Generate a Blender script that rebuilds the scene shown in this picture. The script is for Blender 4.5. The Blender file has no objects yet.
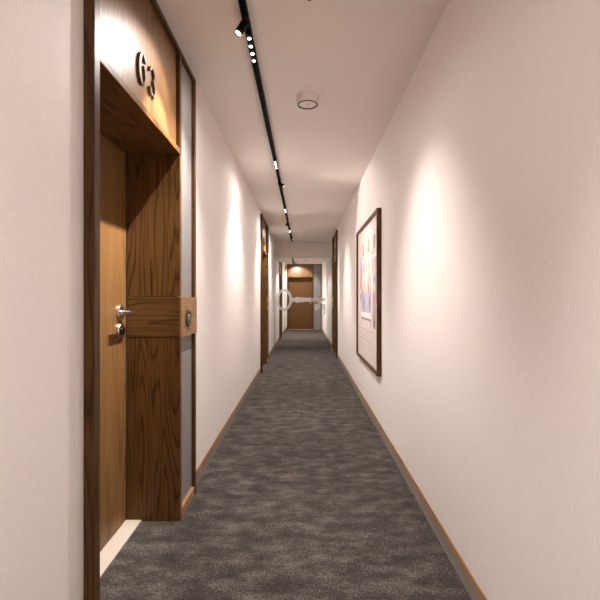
import bpy, math, random
import numpy as np
from mathutils import Vector, Matrix

# ------------------------------------------------------------------ camera, light, exposure
H = 1.22                       # eye height in metres: most sizes below are multiples of it
sc = bpy.context.scene
col = sc.collection
cam_d = bpy.data.cameras.new('camera'); cam = bpy.data.objects.new('camera', cam_d); col.objects.link(cam)
cam.location = (0, 0, H); cam.rotation_euler = (math.pi/2, 0, 0)
cam_d.sensor_width = 36; cam_d.lens = 36*426/600
cam_d.shift_x = -3.7/600; cam_d.shift_y = -2/600
cam_d.clip_start = .02
sc.camera = cam
sc.view_settings.view_transform = 'Standard'; sc.view_settings.look = 'None'
sc.view_settings.gamma = 1; sc.view_settings.use_curve_mapping = False
sc.view_settings.exposure = 0.56
sc.cycles.diffuse_bounces = 8; sc.cycles.max_bounces = 14
w = bpy.data.worlds.new('world'); sc.world = w; w.use_nodes = True
w.node_tree.nodes['Background'].inputs[0].default_value = (1, .85, .75, 1)
w.node_tree.nodes['Background'].inputs[1].default_value = 0.0
WARM = (1, .915, .86)
MODULE_W = 35.0              # beam of one LED module
FILL_LOBE_W = 72.0                # each of two side beams added to brighten the lower walls
SPILL_W = 13.0               # its wide spill
HEAD_W = 19.0
CORE_W = 95.0                # narrow core of a spotlight

# corridor geometry, in H
WL, WR = -.5754, .5606         # wall faces
CE = 1+1.150                   # ceiling height
YB, YF = -2.6, 13.3            # back and far end
BEAM0, BEAM1 = 8.72, 9.92
BEAMZ = 1.838
CE2 = 1+1.062                  # ceiling beyond the beam
TX = -.236                     # track axis

# ------------------------------------------------------------------ materials
def nt(name):
    m = bpy.data.materials.new(name); m.use_nodes = True
    return m, m.node_tree.nodes, m.node_tree.links, m.node_tree.nodes['Principled BSDF']
def sep_map(N, L, scale, rot=(0,0,0)):
    tc = N.new('ShaderNodeTexCoord'); mp = N.new('ShaderNodeMapping')
    L.new(tc.outputs['Object'], mp.inputs[0]); mp.inputs['Scale'].default_value = scale; mp.inputs['Rotation'].default_value = rot
    return mp
def ramp(N, stops):
    r = N.new('ShaderNodeValToRGB'); e = r.color_ramp.elements
    while len(e) < len(stops): e.new(.5)
    for k, (p, c) in enumerate(stops): e[k].position = p; e[k].color = (*c, 1)
    return r
def plain(name, c, rough=.5, metal=0.0, spec=.5):
    m, N, L, B = nt(name)
    B.inputs['Base Color'].default_value = (*c, 1); B.inputs['Roughness'].default_value = rough
    B.inputs['Metallic'].default_value = metal; B.inputs['Specular IOR Level'].default_value = spec
    n = N.new('ShaderNodeTexNoise'); n.inputs['Scale'].default_value = 300
    L.new(sep_map(N, L, (1,1,1)).outputs[0], n.inputs[0])
    b = N.new('ShaderNodeBump'); b.inputs['Strength'].default_value = .04; b.inputs['Distance'].default_value = .001
    L.new(n.outputs['Fac'], b.inputs['Height']); L.new(b.outputs[0], B.inputs['Normal'])
    return m
def wood(name, dark, mid, light, axis='z', rough=.42, grain=1.0, cath=1.0, spec=.18):
    """oak veneer, grain running along one local axis"""
    m, N, L, B = nt(name)
    st = {'z': (1, 1, .07), 'x': (.07, 1, 1), 'y': (1, .07, 1)}[axis]
    fine = {'z': (1, 1, .02), 'x': (.02, 1, 1), 'y': (1, .02, 1)}[axis]
    mp = sep_map(N, L, st)
    n1 = N.new('ShaderNodeTexNoise'); n1.inputs['Scale'].default_value = 7.5*cath; n1.inputs['Detail'].default_value = 2.0; n1.inputs['Roughness'].default_value = .35
    L.new(mp.outputs[0], n1.inputs[0])
    mu = N.new('ShaderNodeMath'); mu.operation = 'MULTIPLY'; mu.inputs[1].default_value = 20
    L.new(n1.outputs['Fac'], mu.inputs[0])
    fr = N.new('ShaderNodeMath'); fr.operation = 'PINGPONG'; fr.inputs[1].default_value = .5
    L.new(mu.outputs[0], fr.inputs[0])
    n2 = N.new('ShaderNodeTexNoise'); n2.inputs['Scale'].default_value = 170; n2.inputs['Detail'].default_value = 5; n2.inputs['Roughness'].default_value = .7
    L.new(sep_map(N, L, fine).outputs[0], n2.inputs[0])
    # rings: dark late-wood lines
    rr = ramp(N, [(0, (0,0,0)), (.22, (1,1,1))])
    L.new(fr.outputs[0], rr.inputs[0])
    mixf = N.new('ShaderNodeMix'); mixf.data_type = 'FLOAT'; mixf.inputs[0].default_value = .74
    L.new(rr.outputs[0], mixf.inputs[2]); L.new(n2.outputs['Fac'], mixf.inputs[3])
    cr = ramp(N, [(.28-.06*grain, dark), (.52, mid), (.80, light)])
    L.new(mixf.outputs[0], cr.inputs[0]); L.new(cr.outputs[0], B.inputs['Base Color'])
    B.inputs['Roughness'].default_value = rough; B.inputs['Specular IOR Level'].default_value = spec
    b = N.new('ShaderNodeBump'); b.inputs['Strength'].default_value = .25; b.inputs['Distance'].default_value = .001
    L.new(mixf.outputs[0], b.inputs['Height']); L.new(b.outputs[0], B.inputs['Normal'])
    return m
D, Mi, Li = (.024,.010,.0025), (.115,.053,.015), (.22,.110,.034)
M_wood = wood('oak_upright', D, Mi, Li, 'z')
M_woodx = wood('oak_lengthwise', D, Mi, Li, 'x')
M_woody = wood('oak_crosswise', D, Mi, Li, 'y')
M_door = wood('oak_door', (.115,.055,.018), (.185,.093,.032), (.25,.135,.052), 'z', grain=.2, cath=.6)
M_number = wood('oak_number_panel', (.085,.036,.011), (.165,.080,.029), (.24,.128,.052), 'z', rough=.38, grain=.3, spec=.4)
M_frame = wood('oak_frame', (.025,.010,.003), (.066,.029,.009), (.12,.058,.019), 'z', grain=.4)
M_far = wood('oak_far_door', (.07,.026,.006), (.135,.058,.016), (.20,.095,.03), 'z', grain=.2)
M_block = wood('oak_block', (.13,.06,.02), (.27,.145,.058), (.37,.21,.09), 'x', grain=.5)
M_cap = wood('oak_skirting_cap', (.22,.12,.055), (.34,.20,.105), (.43,.27,.15), 'y', grain=.2)

def wallpaper(name, c, amt=.06):
    m, N, L, B = nt(name)
    a = N.new('ShaderNodeTexNoise'); a.inputs['Scale'].default_value = 420; a.inputs['Detail'].default_value = 3
    L.new(sep_map(N, L, (1,1,.07)).outputs[0], a.inputs[0])
    b = N.new('ShaderNodeTexNoise'); b.inputs['Scale'].default_value = 420; b.inputs['Detail'].default_value = 3
    L.new(sep_map(N, L, (.07,.07,1)).outputs[0], b.inputs[0])
    ad = N.new('ShaderNodeMath'); ad.operation = 'ADD'
    L.new(a.outputs['Fac'], ad.inputs[0]); L.new(b.outputs['Fac'], ad.inputs[1])
    mr = N.new('ShaderNodeMapRange'); mr.inputs[1].default_value = .7; mr.inputs[2].default_value = 1.3
    L.new(ad.outputs[0], mr.inputs[0])
    cr = ramp(N, [(0, tuple(v*(1-amt) for v in c)), (1, tuple(v*(1+amt*.5) for v in c))])
    L.new(mr.outputs[0], cr.inputs[0]); L.new(cr.outputs[0], B.inputs['Base Color'])
    B.inputs['Roughness'].default_value = .75; B.inputs['Specular IOR Level'].default_value = .2
    bu = N.new('ShaderNodeBump'); bu.inputs['Strength'].default_value = .25; bu.inputs['Distance'].default_value = .0008
    L.new(ad.outputs[0], bu.inputs['Height']); L.new(bu.outputs[0], B.inputs['Normal'])
    return m
M_wall = wallpaper('linen_wallpaper', (.86, .815, .79))
M_ceil = wallpaper('painted_ceiling', (.85, .785, .735), .01)
M_grey = wallpaper('grey_panel', (.27, .26, .255), .14)
def carpet():
    m, N, L, B = nt('carpet')
    a = N.new('ShaderNodeTexNoise'); a.inputs['Scale'].default_value = 8; a.inputs['Detail'].default_value = 8; a.inputs['Roughness'].default_value = .72
    L.new(sep_map(N, L, (.75, 1.35, 1)).outputs[0], a.inputs[0])
    f = N.new('ShaderNodeTexNoise'); f.inputs['Scale'].default_value = 100; f.inputs['Detail'].default_value = 4; f.inputs['Roughness'].default_value = .7
    L.new(sep_map(N, L, (1,1,1)).outputs[0], f.inputs[0])
    mx = N.new('ShaderNodeMix'); mx.data_type = 'FLOAT'; mx.inputs[0].default_value = .5
    L.new(a.outputs['Fac'], mx.inputs[2]); L.new(f.outputs['Fac'], mx.inputs[3])
    cr = ramp(N, [(.38, (.030,.0262,.023)), (.50, (.067,.0595,.053)), (.62, (.175,.157,.141))])
    L.new(mx.outputs[0], cr.inputs[0]); L.new(cr.outputs[0], B.inputs['Base Color'])
    B.inputs['Roughness'].default_value = .95; B.inputs['Specular IOR Level'].default_value = .1
    bu = N.new('ShaderNodeBump'); bu.inputs['Strength'].default_value = .6; bu.inputs['Distance'].default_value = .004
    L.new(f.outputs['Fac'], bu.inputs['Height']); L.new(bu.outputs[0], B.inputs['Normal'])
    return m
M_carpet = carpet()
M_skirt = plain('carpet_skirting', (.27,.245,.225), .9, spec=.1)
M_sill = plain('stone_sill', (.62,.55,.47), .5)
M_black = plain('black_metal', (.006,.0055,.0055), .6, 0, spec=.15)
M_chrome = plain('satin_steel', (.72,.70,.68), .28, 1.0)
M_dark = plain('dark_steel', (.07,.065,.06), .3, .9)
M_ring = plain('bell_ring', (.25,.24,.23), .35, .9)
M_bronze = plain('bronze_numeral', (.13,.085,.05), .45, .3)
M_white = plain('white_plastic', (.84,.79,.75), .5)
M_lens = plain('lens_glass', (.85,.83,.78), .15)
M_gap = plain('gap_seal', (.012,.010,.010), .9)
M_blue = plain('blue_tape', (.01,.02,.16), .6)
M_pframe = wood('walnut_picture_frame', (.035,.013,.004), (.085,.036,.012), (.15,.072,.026), 'z', grain=.3, rough=.35)
def emit(name, c, s):
    m, N, L, B = nt(name)
    B.inputs['Base Color'].default_value = (.8,.8,.8,1)
    B.inputs['Emission Color'].default_value = (*c, 1); B.inputs['Emission Strength'].default_value = s
    return m
M_led = emit('led', (1, .93, .9), 6)
M_lampface = emit('lamp_face', (1, .75, .55), 1.1)
def glass():
    m, N, L, B = nt('clear_glass'); N.remove(B)
    t = N.new('ShaderNodeBsdfTransparent'); g = N.new('ShaderNodeBsdfGlossy'); g.inputs['Roughness'].default_value = .02
    fr = N.new('ShaderNodeFresnel'); fr.inputs[0].default_value = 1.25; mx = N.new('ShaderNodeMixShader')
    t.inputs[0].default_value = (.97,.98,.97,1)
    L.new(fr.outputs[0], mx.inputs[0]); L.new(t.outputs[0], mx.inputs[1]); L.new(g.outputs[0], mx.inputs[2])
    L.new(mx.outputs[0], N['Material Output'].inputs[0]); return m
def frosted():
    m, N, L, B = nt('frosted_film'); N.remove(B)
    t = N.new('ShaderNodeBsdfTransparent'); d = N.new('ShaderNodeBsdfDiffuse'); d.inputs[0].default_value = (.95,.95,.95,1)
    tl = N.new('ShaderNodeBsdfTranslucent'); tl.inputs[0].default_value = (.95,.95,.95,1)
    ad = N.new('ShaderNodeMixShader'); ad.inputs[0].default_value = .3
    L.new(d.outputs[0], ad.inputs[1]); L.new(tl.outputs[0], ad.inputs[2])
    mx = N.new('ShaderNodeMixShader'); mx.inputs[0].default_value = .5
    L.new(t.outputs[0], mx.inputs[1]); L.new(ad.outputs[0], mx.inputs[2])
    L.new(mx.outputs[0], N['Material Output'].inputs[0]); return m
M_glass = glass(); M_frost = frosted()

# ------------------------------------------------------------------ mesh helpers (all lengths in H, scaled at the end)
class MB:
    def __init__(s): s.v = []; s.f = []; s.flip = False
    def box(s, x0, x1, y0, y1, z0, z1, bev=0):
        b = len(s.v)
        if bev <= 0:
            s.v += [(x, y, z) for z in (z0, z1) for x, y in ((x0,y0),(x1,y0),(x1,y1),(x0,y1))]
            s.f += [tuple(b+i for i in q) for q in ((0,3,2,1),(4,5,6,7),(0,1,5,4),(1,2,6,5),(2,3,7,6),(3,0,4,7))]
            return s
        import bmesh
        bm = bmesh.new()
        vs = [bm.verts.new((x, y, z)) for z in (z0, z1) for x, y in ((x0,y0),(x1,y0),(x1,y1),(x0,y1))]
        for q in ((0,3,2,1),(4,5,6,7),(0,1,5,4),(1,2,6,5),(2,3,7,6),(3,0,4,7)): bm.faces.new([vs[i] for i in q])
        bmesh.ops.bevel(bm, geom=list(bm.edges), offset=bev, segments=2, profile=.5, affect='EDGES')
        bm.verts.ensure_lookup_table(); bm.verts.index_update()
        s.v += [tuple(v.co) for v in bm.verts]
        s.f += [tuple(b+v.index for v in f.verts) for f in bm.faces]
        bm.free(); return s
    def lathe(s, prof, c, ax, n=32, close=True):
        """prof: (radius, height along ax) rings, c origin, ax direction"""
        ax = Vector(ax).normalized(); q = Vector((0,0,1)).rotation_difference(ax); b = len(s.v); c = Vector(c)
        for r, h in prof:
            for k in range(n):
                a = 2*math.pi*k/n
                s.v.append(tuple(c + q @ Vector((r*math.cos(a), r*math.sin(a), h))))
        for j in range(len(prof)-1):
            for k in range(n):
                k2 = (k+1) % n
                s.f.append((b+j*n+k, b+j*n+k2, b+(j+1)*n+k2, b+(j+1)*n+k))
        if close:
            s.f.append(tuple(b+k for k in reversed(range(n))))
            s.f.append(tuple(b+(len(prof)-1)*n+k for k in range(n)))
        return s
    def prism(s, pts, y0, y1):
        """outline in (x, z), extruded along y"""
        b = len(s.v); n = len(pts)
        s.v += [(x, y0, z) for x, z in pts] + [(x, y1, z) for x, z in pts]
        s.f.append(tuple(b+i for i in range(n))); s.f.append(tuple(b+n+i for i in reversed(range(n))))
        for i in range(n):
            j = (i+1) % n; s.f.append((b+i, b+n+i, b+n+j, b+j))
        return s
    def build(s, name, mat, parent=None, smooth=False, mirror=False):
        import bmesh
        me = bpy.data.meshes.new(name)
        k = -1 if mirror else 1
        me.from_pydata([(x*H*k, y*H, z*H) for x, y, z in s.v], [], s.f)
        bm = bmesh.new(); bm.from_mesh(me); bmesh.ops.recalc_face_normals(bm, faces=bm.faces); bm.to_mesh(me); bm.free()
        me.materials.append(mat)
        if smooth:
            for p in me.polygons: p.use_smooth = True
            try: me.set_sharp_from_angle(angle=math.radians(35))
            except Exception: pass
        o = bpy.data.objects.new(name, me); col.objects.link(o)
        if parent: o.parent = parent
        return o
def empty(name, loc, rz=0):
    o = bpy.data.objects.new(name, None); col.objects.link(o)
    o.location = tuple(v*H for v in loc); o.rotation_euler = (0, 0, rz); o.empty_display_size = .1
    return o
def tag(o, label=None, cat=None, group=None, kind=None):
    if label: o['label'] = label
    if cat: o['category'] = cat
    if group: o['group'] = group
    if kind: o['kind'] = kind
    return o

# ------------------------------------------------------------------ the shell
PW = 1.071                       # width of a door surround
doors_left = [1.125, 5.67, 10.02]
doors_right = [7.02]
TOP, TOP2 = 1+1.122, 1+1.055
def floor_mesh():
    b = MB().box(WL-.001, WR+.001, YB, YF, -.05, 0)
    for y in doors_left: b.box(-.83, WL-.001, y+.020, y+.786, -.05, 0)
    for y in doors_right: b.box(WR+.001, .82, y+.020, y+.786, -.05, 0)
    b.box(-.47, .29, YF, YF+.26, -.05, 0)
    return b
tag(floor_mesh().build('floor', M_carpet), 'brown-grey mottled carpet running the length of the corridor', 'carpet floor', kind='structure')
tag(MB().box(-1, 1, YB, BEAM0+.02, CE, CE+.06).box(-1, 1, BEAM0, YF+.4, CE2+.12, CE2+.14).box(-1,1,BEAM1-.02,YF+.4,CE2,CE2+.06)
    .build('ceiling', M_ceil), 'pale painted corridor ceiling carrying the black light track', 'ceiling', kind='structure')
tag(MB().box(WL-.02, WR+.02, BEAM0, BEAM1, BEAMZ, CE+.02).build('trim_1', M_ceil), 'lowered ceiling beam crossing the corridor above the glass door', 'beam', kind='structure')

def wall(name, xw, side, doors, label):
    b = MB(); x1 = xw+side*.30
    xa, xb = min(xw, x1), max(xw, x1)
    y = YB
    for d in doors:
        b.box(xa, xb, y, d-.012, 0, CE)
        t = TOP if d < BEAM0 else TOP2
        b.box(xa, xb, d-.012, d+PW, t, CE)
        y = d+PW
    b.box(xa, xb, y, YF+.02, 0, CE)
    tag(b.build(name, M_wall), label, 'wall', kind='structure')
wall('wall_left', WL, -1, doors_left, 'cream linen-textured wall along the left of the corridor')
wall('wall_right', WR, 1, doors_right, 'cream linen-textured wall along the right of the corridor, holding the picture')
FU = -.505                        # the far surround starts here in x
b = MB().box(WL-.3, FU-.012, YF, YF+.30, 0, CE).box(FU+PW, WR+.3, YF, YF+.30, 0, CE)
tag(b.build('wall_end', M_wall), 'narrow cream end wall around the far door', 'wall', kind='structure')
tag(MB().box(WL-.3, WR+.3, YB-.1, YB, 0, CE).build('wall_back', M_wall), 'cream wall closing the corridor behind the viewpoint', 'wall', kind='structure')

def skirting(name, xw, side, doors, label):
    t = .004
    root = MB(); cap = MB(); y = YB
    segs = []
    for d in doors+[YF]:
        segs.append((y, d-.012 if d < YF else d)); y = d+PW
    for a, c in segs:
        x0, x1 = sorted((xw, xw-side*t)); root.box(x0, x1, a, c, 0, .05)
        x0, x1 = sorted((xw, xw-side*(t+.001))); cap.box(x0, x1, a, c, .05, .081, .0015)
    o = root.build(name, M_skirt); tag(o, label, 'baseboard', kind='structure')
    tag(cap.build('wooden_cap', M_cap, o), 'light brown wooden strip on top of the skirting')
skirting('baseboard_left', WL, -1, doors_left, 'grey carpet skirting with wooden strip along the left wall')
skirting('baseboard_right', WR, 1, doors_right, 'grey carpet skirting with wooden strip along the right wall')
o = MB().box(WL+.012, FU-.012, YF-.010, YF, 0, .05).box(FU+PW, WR-.012, YF-.010, YF, 0, .05).build('baseboard_end', M_skirt)
tag(o, 'short grey skirting pieces beside the far door', 'baseboard', kind='structure')
MB().box(WL+.012, FU-.012, YF-.011, YF, .05, .081).box(FU+PW, WR-.012, YF-.011, YF, .05, .081).build('wooden_cap', M_cap, o)

# ------------------------------------------------------------------ numerals (stencil cut, thick and thin strokes)
def stroke(pts, wd):
    """pts polyline (x, z), widths along it -> closed outline"""
    L_, R_ = [], []
    for i, p in enumerate(pts):
        a = Vector(pts[max(i-1, 0)]); c = Vector(pts[min(i+1, len(pts)-1)]); d = (c-a).normalized(); n = Vector((-d.y, d.x))
        ww = wd[i] if isinstance(wd, list) else wd
        L_.append(tuple(Vector(p)+n*ww/2)); R_.append(tuple(Vector(p)-n*ww/2))
    return L_ + R_[::-1]
def arc(cx, cz, rx, rz, a0, a1, n=14):
    return [(cx+rx*math.cos(math.radians(a0+(a1-a0)*k/n)), cz+rz*math.sin(math.radians(a0+(a1-a0)*k/n))) for k in range(n+1)]
def fat(n, lo, hi): return [lo+(hi-lo)*math.sin(math.pi*k/n) for k in range(n+1)]
def digit(ch):
    """strokes in a 0..0.66 x 0..1 box"""
    S = []
    def A(*a, lo=.05, hi=.14): S.append(stroke(arc(*a), fat(14, lo*1.4, hi*1.1)))
    if ch == '6':
        A(.33, .46, .27, .50, 100, 262, lo=.06, hi=.16)
        A(.33, .74, .24, .22, 78, 8, lo=.05, hi=.12)
        A(.34, .32, .25, .28, 75, -80, lo=.05, hi=.17)
        S.append(stroke([(.12,.46),(.20,.56),(.28,.60)], .05))
    elif ch == '3':
        A(.30, .75, .24, .21, 170, 100, lo=.05, hi=.11)
        A(.30, .75, .22, .21, 82, -70, lo=.05, hi=.15)
        A(.30, .28, .28, .25, 78, -80, lo=.05, hi=.17)
        A(.30, .28, .24, .25, -100, -172, lo=.05, hi=.12)
    elif ch == '5':
        S.append(stroke([(.12,.94),(.58,.94)], .10)); S.append(stroke([(.13,.86),(.13,.52)], .10))
        A(.30, .32, .28, .29, 110, -80, lo=.05, hi=.16)
        A(.30, .32, .24, .29, -100, -160, lo=.05, hi=.11)
    elif ch == '2':
        A(.32, .72, .25, .24, 175, 100, lo=.05, hi=.12)
        A(.32, .72, .23, .24, 80, -40, lo=.06, hi=.15)
        S.append(stroke([(.42,.50),(.12,.12)], .10)); S.append(stroke([(.08,.05),(.60,.05)], .10))
    elif ch == '4':
        S.append(stroke([(.40,.97),(.06,.34)], .08)); S.append(stroke([(.05,.27),(.62,.27)], .08)); S.append(stroke([(.46,.90),(.46,.36)], .13)); S.append(stroke([(.46,.20),(.46,.02)], .13))
    elif ch == '0':
        A(.33, .5, .27, .46, 100, 260, lo=.05, hi=.16); A(.33, .5, .27, .46, 80, -80, lo=.05, hi=.16)
    return S

# ------------------------------------------------------------------ door surrounds
# local axes: x along the wall, y into the wall (0 = wall-surround front), z up
def surround(name, loc, rz, mirror, wallplane, number, label, top=TOP, leafm=None):
    root = empty(name, loc, rz); tag(root, label, 'door', kind='structure')
    bd = lambda mb, n, m, p=root, **k: mb.build(n, m, p, mirror=mirror, **k)
    R = .018                       # recess of the panels behind the front
    DP = .240                      # door plane depth
    LZ = 1.646                     # underside of the lintel
    B2 = .30+.0                    # rear of everything
    # outer frame
    bd(MB().box(-.012, .020, -.008, B2, 0, top, .002), 'jamb', M_frame)
    bd(MB().box(.020, PW, 0, B2, top-.020, top, .002), 'head_rail', M_frame)
    bd(MB().box(1.040, PW, 0, B2, 0, top-.020, .002), 'outer_post', M_frame)
    # number panel, its lower edge and the post beside it
    bd(MB().box(.020, .786, R, .15, LZ+.024, top-.020), 'number_panel', M_number)
    bd(MB().box(.020, .786, 0, DP+.03, LZ, LZ+.024, .002), 'lintel', M_woodx)
    bd(MB().box(.786, .812, 0, B2, LZ, top-.020, .002), 'panel_post', M_frame)
    # digits
    hgt = .108; x = .337
    for ch in number:
        d = MB()
        for outline in digit(ch):
            pts = [(x+(px if not mirror else px)*hgt, 1.753+pz*hgt) for px, pz in outline]
            if mirror: pts = [(.84-px, pz) for px, pz in pts]
            n = len(pts)//2
            for i in range(n-1):      # quads along the stroke
                q = [pts[i], pts[i+1], pts[2*n-2-i], pts[2*n-1-i]]
                d.prism(q, R-.010, R+.001)
        x += .099
        bd(d, 'numeral', M_bronze)
    # reveal facing the door opening: upright, band, upright
    bd(MB().box(.786, .812, 0, B2, 0, .822, .0015), 'reveal_panel', M_wood)
    bd(MB().box(.785, .812, .001, B2, .824, 1.004, .001), 'reveal_band', M_woody)
    bd(MB().box(.786, .812, 0, B2, 1.006, LZ, .0015), 'reveal_panel', M_wood)
    # grey side panel, rail under it
    bd(MB().box(.812, 1.040, .016, B2, .042, top-.020), 'side_panel', M_grey)
    bd(MB().box(.812, 1.040, 0, B2, 0, .042, .0015), 'bottom_rail', M_cap)
    blk = bd(MB().box(.797, 1.074, -.003, .016, .822, 1.004, .001), 'bell_block', M_block)
    c = (.905, -.003, .905)
    bell = bd(MB().lathe([(.041,-.001),(.041,.004),(.038,.007),(.030,.007),(.028,.0045)], c, (0,-1,0)), 'bell_plate', M_dark, blk, smooth=True)
    # sill and door
    bd(MB().box(.020, .786, .172, DP+.03, -.004, .006, .0015), 'door_sill', M_sill)
    leaf = bd(MB().box(.024, .780, DP, DP+.04, .012, LZ-.002, .001), 'door_leaf', leafm or M_door)
    bd(MB().box(.020, .786, DP+.030, DP+.055, .006, LZ).box(.780, .7845, DP-.002, DP+.03, .006, LZ), 'door_seal', M_gap)
    hx, hz, r = .715, .936, .034
    hd = bd(MB().lathe([(r,-.002),(r,.006),(r-.003,.009),(.012,.009),(.010,.012),(.010,.045)], (hx, DP, hz), (0,-1,0)), 'door_handle', M_chrome, leaf, smooth=True)
    bd(MB().box(hx-.105, hx+.011, DP-.054, DP-.040, hz-.0075, hz+.0075, .003), 'lever', M_chrome, leaf, smooth=True)
    bd(MB().lathe([(r,-.002),(r,.006),(r-.003,.010),(.018,.011)], (hx, DP, .858), (0,-1,0)), 'lock_rosette', M_chrome, leaf, smooth=True)
    bd(MB().lathe([(.016,.009),(.016,.018),(.012,.020)], (hx, DP, .858), (0,-1,0), 20), 'lock_cylinder', M_dark, leaf, smooth=True)
    # inner part of the bell
    bd(MB().lathe([(.018,.003),(.018,.006),(.016,.0085),(.008,.0085),(.006,.006)], c, (0,-1,0), 24), 'bell_button', M_ring, blk, smooth=True)
    return root, bd
FRONT_L, FRONT_R = -.5547, .5400
HALF = math.pi/2
r1, bd1 = surround('door_1', (FRONT_L, doors_left[0], 0), HALF, False, WL, '63', 'tall oak door surround nearest the camera, bearing the number 63')
bd1(MB().box(1.052, 1.0735, -.0025, .012, 0, .017), 'blue_tape', M_blue)
surround('door_2', (FRONT_L, doors_left[1], 0), HALF, False, WL, '65', 'second oak door surround along the left wall, lit number panel above')
surround('door_3', (FRONT_L, doors_left[2], 0), HALF, False, WL, '60', 'farthest oak door surround on the left wall, beyond the glass door', top=TOP2)
surround('door_4', (FRONT_R, doors_right[0], 0), -HALF, True, WR, '64', 'oak door surround on the right wall, past the framed picture')
surround('door_5', (FU, YF-.02, 0), 0, False, YF, '62', 'oak door with grey side panel facing down the corridor at its far end', top=TOP2, leafm=M_far)
# mask the backs of the recesses so no light leaks from outside
# ------------------------------------------------------------------ glass door with the frosted key
GY = BEAM0+.06
root = empty('glass_door', (0, GY, 0))
tag(root, 'clear glass door under the ceiling beam with a frosted key motif across it', 'glass door')
MB().box(WL+.003, WR-.003, 0, .007, .004, BEAMZ-.001).build('glass_pane', M_glass, root)
ks = 48.5
def kx(px): return (px-303.7)/ks
def kz(py): return 1+(298-py)/ks
key = MB()
def kprism(pts): key.prism([(x, z) for x, z in pts], -.0008, -.0001)
cx, cz = kx(284.1), kz(299.9)
rox, roz, rix, riz = 8.2/ks, 11/ks, 5.2/ks, 8.5/ks
n = 40
for k in range(n):
    a, c = 2*math.pi*k/n, 2*math.pi*(k+1)/n
    kprism([(cx+rox*math.cos(a), cz+roz*math.sin(a)), (cx+rix*math.cos(a), cz+riz*math.sin(a)), (cx+rix*math.cos(c), cz+riz*math.sin(c)), (cx+rox*math.cos(c), cz+roz*math.sin(c))])
def kbox(x0, x1, y0, y1): kprism([(kx(x0),kz(y0)),(kx(x1),kz(y0)),(kx(x1),kz(y1)),(kx(x0),kz(y1))])
yc = 299.8
for x0, x1, h in ((291.8,295.4,2.0),(295.4,296.2,2.5),(296.2,298.4,3.0),(298.4,299.3,2.5),(299.3,301,2.0),(301,302,2.7),(302,302.8,2.0),(302.8,303.8,2.7),(303.8,325.6,2.0)):
    kbox(x0, x1, yc-h, yc+h)
kbox(317.5, 321.8, yc+1.9, yc+3.6); kbox(314.6, 317.6, 304.0, 310.6); kbox(317.6, 319.8, 304.0, 308.6)
kbox(321.8, 325.6, yc+4.2, 309.0); kbox(323.4, 325.6, 309.0, 314.5)
kbox(318.5, 320.6, 303.4, 304.0)
tag(key.build('key_motif', M_frost, root), 'frosted white key shape')

# ------------------------------------------------------------------ light track and lamps
def track(y0, y1, z, label):
    r = empty('light_track', (TX, y0, z)); tag(r, label, 'light track')
    L_ = y1-y0
    MB().box(-.0135, -.0095, 0, L_, -.022, 0).box(.0095, .0135, 0, L_, -.022, 0).box(-.0095, .0095, 0, L_, -.010, 0).build('rail', M_black, r)
    MB().box(-.0135, .0135, -.004, 0, -.023, 0).build('end_cap', M_black, r)
    MB().box(-.0135, .0135, L_, L_+.004, -.023, 0).build('end_cap', M_black, r)
TR1 = 8.5
track(YB+.3, TR1, CE, 'long black track fixed to the ceiling, running down the corridor')
track(8.93, 9.88, BEAMZ, 'short black track under the lowered beam, behind the glass')
track(10.5, 12.85, CE2, 'short black track on the far ceiling before the end door')

def spot(loc, aim, watts, cone, blend, c=WARM, size=.012, parent=None):
    l = bpy.data.lights.new('lamp_light', 'SPOT'); l.energy = watts; l.spot_size = math.radians(cone); l.spot_blend = blend
    l.color = c; l.shadow_soft_size = size
    o = bpy.data.objects.new('lamp_light', l); col.objects.link(o)
    o.location = tuple(v*H for v in loc)
    o.rotation_euler = Vector(aim).to_track_quat('-Z', 'Y').to_euler()
    return o

def led_module(y, z=CE, label='', lit=1.0, tilt=(0,0,-1)):
    r = empty('linear_downlight', (TX, y, z)); tag(r, label, 'ceiling light', 'four-eyed LED modules clipped into the light track')
    MB().box(-.009, .009, -.115, .115, -.026, -.010, .001).build('housing', M_black, r)
    for k in range(4):
        d = MB().lathe([(.0082, 0), (.0082, .0015), (.0065,.0020)], (0, -.087+.058*k, -.0262), (0,0,-1), 16).build('led', M_led, r, smooth=True)
    for k in (-1, 1):
        spot((TX, y+k*.05, z-.034), tilt, MODULE_W*lit/2, 99, .62)
    spot((TX, y, z-.036), tilt, SPILL_W*lit, 176, .6, size=.05)
    for ax in (.55, -.28): spot((TX, y+.03*ax, z-.035), (ax, 0, -1), FILL_LOBE_W*lit, 72, 1.0)  # added fill beams towards the foot of both walls
    return r
def head(y, z, aim, watts, label, cone=104, drop=.052, blend=.45, sideways=0, core=None):
    r = empty('spotlight', (TX, y, z)); tag(r, label, 'spotlight', 'black cylinder spotlights on the light track')
    a = Vector(aim).normalized()
    MB().box(-.010, .010, -.030, .030, -.030, -.010, .001).build('track_adapter', M_black, r)
    MB().lathe([(.006, 0), (.006, drop-.028)], (sideways*.4, 0, -.029), (0,0,-1), 12).build('stem', M_black, r)
    c = Vector((sideways, 0, -drop))
    b0 = c - a*.030
    MB().lathe([(.013,0),(.0165,.003),(.0165,.064),(.0150,.066),(.0145,.060)], b0, a, 28).build('lamp_body', M_black, r, smooth=True)
    MB().lathe([(.0138,.061),(.0138,.0635),(.010,.0640)], b0, a, 24).build('lamp_face', M_lampface, r, smooth=True)
    f = b0 + a*.075
    spot((TX+f.x, y+f.y, z+f.z), aim, watts, cone, blend)
    if core: spot((TX+f.x, y+f.y, z+f.z), core, CORE_W*min(1, watts/HEAD_W), 46, .5)
    return r
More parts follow.
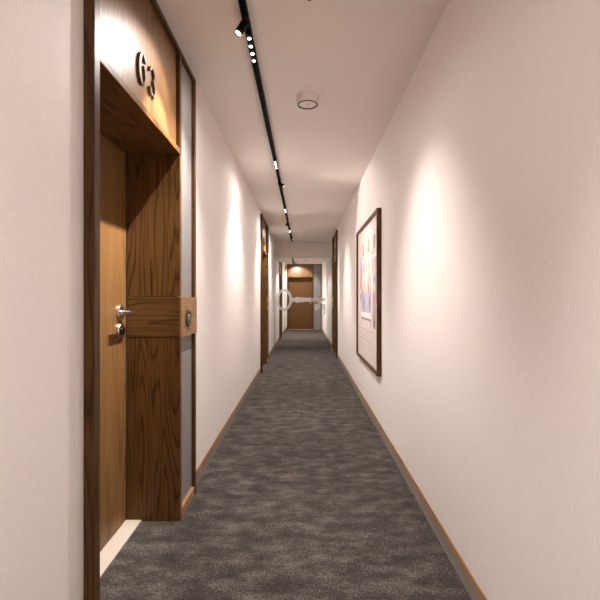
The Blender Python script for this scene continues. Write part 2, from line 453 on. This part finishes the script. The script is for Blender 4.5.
for y, lab, lit in ((-1.55, 'LED module in the track well behind the camera', .85), (.15, 'LED module in the track right above the camera', .85),
               (1.932, 'LED module with four bright dots, nearest in view', 1.0), (3.60, 'second LED module along the track, before the right-pointing spotlight', .95),
               (5.50, 'third LED module along the track, between the two spotlight heads', .95), (7.20, 'last LED module near the end of the long track', 1.0)):
    led_module(y, CE, lab, lit)
head(9.45, BEAMZ, (.12,-.1,-1), HEAD_W*1.9, 'black spotlight in the short track under the lowered beam', cone=140)
led_module(11.0, CE2, 'first hidden LED module added in the track on the far ceiling', 1.5)  # hidden module, added to brighten the corridor beyond the glass
led_module(12.2, CE2, 'second hidden LED module added in the track on the far ceiling', .9)  # another unseen module, put in for more light near the end door

head(1.735, CE, (-.34,-.24,-.74), HEAD_W, 'black spotlight nearest the camera, aimed left at the number 63', sideways=-.015, cone=99, drop=.048, core=(-.545,-.12,-1.02))
head(4.12, CE, (.75,-.20,-.55), HEAD_W*.9, 'black spotlight tilted right towards the framed picture', sideways=.016)
head(6.35, CE, (-.33,-.25,-.70), HEAD_W*1.1, 'black spotlight aimed left at the second door', sideways=-.014, core=(-.545,-.12,-1.02))
head(7.75, CE, (.55,-.15,-.70), HEAD_W*1.0, 'black spotlight at the track end, aimed right at the right-hand door', sideways=.014)
head(12.72, CE2, (.05,.55,-.55), HEAD_W*3.2, 'black spotlight on the far ceiling lighting the end door', cone=96)
head(10.75, CE2, (-.33,-.25,-.70), HEAD_W*.5, 'black spotlight on the far ceiling aimed at the left door', sideways=-.014)

# ceiling detector: cylinder with a dark ring and a pale reflector
def detector(x, y, z, k, label):
    r = empty('ceiling_detector', (x, y, z)); tag(r, label, 'ceiling detector')
    MB().lathe([(.066,0),(.066,.006),(.064,.030),(.062,.040),(.058,.043),(.054,.041)], (0,0,0), (0,0,-1), 48).build('housing', M_white, r, smooth=True)
    MB().lathe([(.0575,.038),(.0585,.0445),(.0555,.0460),(.0510,.0450),(.0490,.038)], (0,0,0), (0,0,-1), 48, close=False).build('rim', M_dark, r, smooth=True)
    MB().lathe([(.050,.0385),(.047,.0415),(.028,.0385),(.014,.0375)], (0,0,0), (0,0,-1), 40).build('reflector', M_lens, r, smooth=True)
    MB().lathe([(.013,.037),(.013,.041),(.010,.043)], (0,0,0), (0,0,-1), 24).build('sensor', M_chrome, r, smooth=True)
    d = plain('green_indicator', (.25,.6,.05), .4)
    MB().lathe([(.004,.038),(.004,.0435)], (-.030,-.034,0), (0,0,-1), 12).build('indicator', d, r)
    r.scale = (k, k, k)
detector(.023, 2.44, CE, 1, 'round white ceiling detector with dark rim, beside the track')
detector(.075, 9.25, BEAMZ, .62, 'small round detector under the beam, behind the glass')
# sprinkler just inside the top edge
r = empty('sprinkler', (.022, 1.632, CE)); tag(r, 'tiny brass sprinkler head on the ceiling at the photo top edge', 'sprinkler')
MB().lathe([(.014,0),(.014,.002),(.005,.003),(.005,.010)], (0,0,0), (0,0,-1), 20).build('escutcheon', M_bronze, r, smooth=True)

# ------------------------------------------------------------------ framed picture on the right wall
PY0, PY1, PZ0, PZ1 = 3.07, 4.28, 1-.565, 1+.652
pr = empty('framed_picture', (WR, PY0, PZ0)); tag(pr, 'large square watercolour print in a walnut frame on the right wall', 'picture')
PWd, PHt = PY1-PY0, PZ1-PZ0
fw = .024; dp = -.033
# frame members with mitred look: outer band and inner lip
MB().box(dp, 0, 0, fw, 0, PHt, .0015).build('frame_side', M_pframe, pr)
MB().box(dp, 0, PWd-fw, PWd, 0, PHt, .0015).build('frame_side', M_pframe, pr)
MB().box(dp, 0, fw, PWd-fw, 0, fw, .0015).build('frame_rail', M_pframe, pr)
MB().box(dp, 0, fw, PWd-fw, PHt-fw, PHt, .0015).build('frame_rail', M_pframe, pr)
def art():
    n = 260
    rng = np.random.default_rng(4)
    gy, gz = np.meshgrid(np.linspace(0, 1, n), np.linspace(0, 1, n))   # gy: 0 near edge .. 1 far edge
    C = np.zeros((n, n, 3)); C[:] = (.80, .73, .70)
    def smooth_noise(k, m=1):
        g = rng.random((k*m+2, k+2)); yy = gz*(k*m); xx = gy*k
        i = yy.astype(int); j = xx.astype(int); fy = yy-i; fx = xx-j
        return (g[i,j]*(1-fx)+g[i,j+1]*fx)*(1-fy)+(g[i+1,j]*(1-fx)+g[i+1,j+1]*fx)*fy
    def paint(mask, c, a):
        m = (mask*a)[..., None]; C[:] = C*(1-m)+np.array(c)*m
    def soft(d, e=.006): return np.clip(.5-d/e, 0, 1)
    def rect(x0, x1, z0, z1, c, a, e=.008):
        d = np.maximum(np.maximum(x0-gy, gy-x1), np.maximum(z0-gz, gz-z1)); paint(soft(d, e), c, a)
    def arch(x, z0, z1, r, c, a):
        d1 = np.maximum(abs(gy-x)-r, np.maximum(z0-gz, gz-z1)); d2 = np.maximum(np.hypot(gy-x, (gz-z1))-r, z1-gz)
        paint(soft(np.minimum(d1, d2), .01), c, a)
    inside = soft(np.maximum(np.maximum(.06-gy, gy-.90), np.maximum(.33-gz, gz-.80)), .03)
    paint(inside*smooth_noise(9, 2), (.62, .50, .46), .45)
    for x in (.17, .42, .69): 
        arch(x, .79, .845, .045, (.52, .33, .26), .75)
        rect(x-.10, x+.10, .735, .755, (.95, .92, .88), .8)
    for x in (.06, .29, .55, .80, .93):
        rect(x-.022, x+.022, .36, .76, (.90, .82, .77), .7); rect(x+.02, x+.034, .36, .74, (.45, .36, .36), .5)
    rect(.08, .16, .36, .74, (.38, .36, .48), .45); rect(.20, .24, .50, .78, (.66, .38, .28), .5)
    for k in range(46):
        x = rng.uniform(.08, .86); z = rng.uniform(.36, .70); ww = rng.uniform(.008, .035); hh = rng.uniform(.02, .09)
        c = [(.25,.32,.62), (.68,.38,.24), (.34,.30,.42), (.92,.88,.84), (.55,.42,.45)][rng.integers(5)]
        d = np.hypot((gy-x)/ww, (gz-z)/hh)-1; paint(np.clip(.5-d*2, 0, 1), c, rng.uniform(.5, .95))
    rect(.36, .78, .34, .52, (.42, .44, .66), .45, .04); rect(.34, .40, .36, .48, (.16, .24, .60), .6, .02); rect(.68, .73, .38, .50, (.18,.25,.58), .5, .02)
    rect(.30, .80, .315, .355, (.93, .90, .86), .9); rect(.30, .80, .298, .313, (.22, .17, .16), .75); rect(.31, .33, .25, .30, (.3, .24, .22), .7); rect(.77, .79, .25, .30, (.3, .24, .22), .7)
    rect(.12, .24, .27, .50, (.40, .30, .33), .6, .03); rect(.13, .20, .26, .32, (.2, .16, .18), .7, .02)
    for k in range(5):
        z = .225-.026*k; m = (smooth_noise(70, 1) > .35).astype(float)
        d = np.maximum(np.maximum(.12-gy, gy-(.90 if k < 4 else .5)), abs(gz-z)-.005); paint(soft(d, .004)*m, (.50, .43, .42), .55)
    d = np.maximum(np.maximum(.22-gy, gy-.42), abs(gz-.095)-.004); paint(soft(d, .004), (.55, .48, .46), .5)
    d = np.maximum(np.maximum(.60-gy, gy-.78), abs(gz-.095)-.004); paint(soft(d, .004), (.55, .48, .46), .5)
    W_, H_ = (PWd-2*fw)*H, (PHt-2*fw)*H
    me = bpy.data.meshes.new('print')
    vs = [(0, fw*H+W_*gy[i,j], fw*H+H_*gz[i,j]) for i in range(n) for j in range(n)]
    me.from_pydata(vs, [], [(i*n+j, (i+1)*n+j, (i+1)*n+j+1, i*n+j+1) for i in range(n-1) for j in range(n-1)])
    ca = me.color_attributes.new('paint', 'FLOAT_COLOR', 'POINT')
    rgba = np.ones((n*n, 4), dtype=np.float32); rgba[:, :3] = C.reshape(-1, 3)**1.35
    ca.data.foreach_set('color', rgba.ravel())
    m, N, L, B = nt('watercolour_print')
    at = N.new('ShaderNodeAttribute'); at.attribute_name = 'paint'; L.new(at.outputs['Color'], B.inputs['Base Color'])
    B.inputs['Roughness'].default_value = .55
    me.materials.append(m)
    o = bpy.data.objects.new('print', me); col.objects.link(o); o.parent = pr; o.location = (-.016*H, 0, 0)
art()
MB().box(-.013, -.001, fw, PWd-fw, fw, PHt-fw).build('backing_board', M_white, pr)
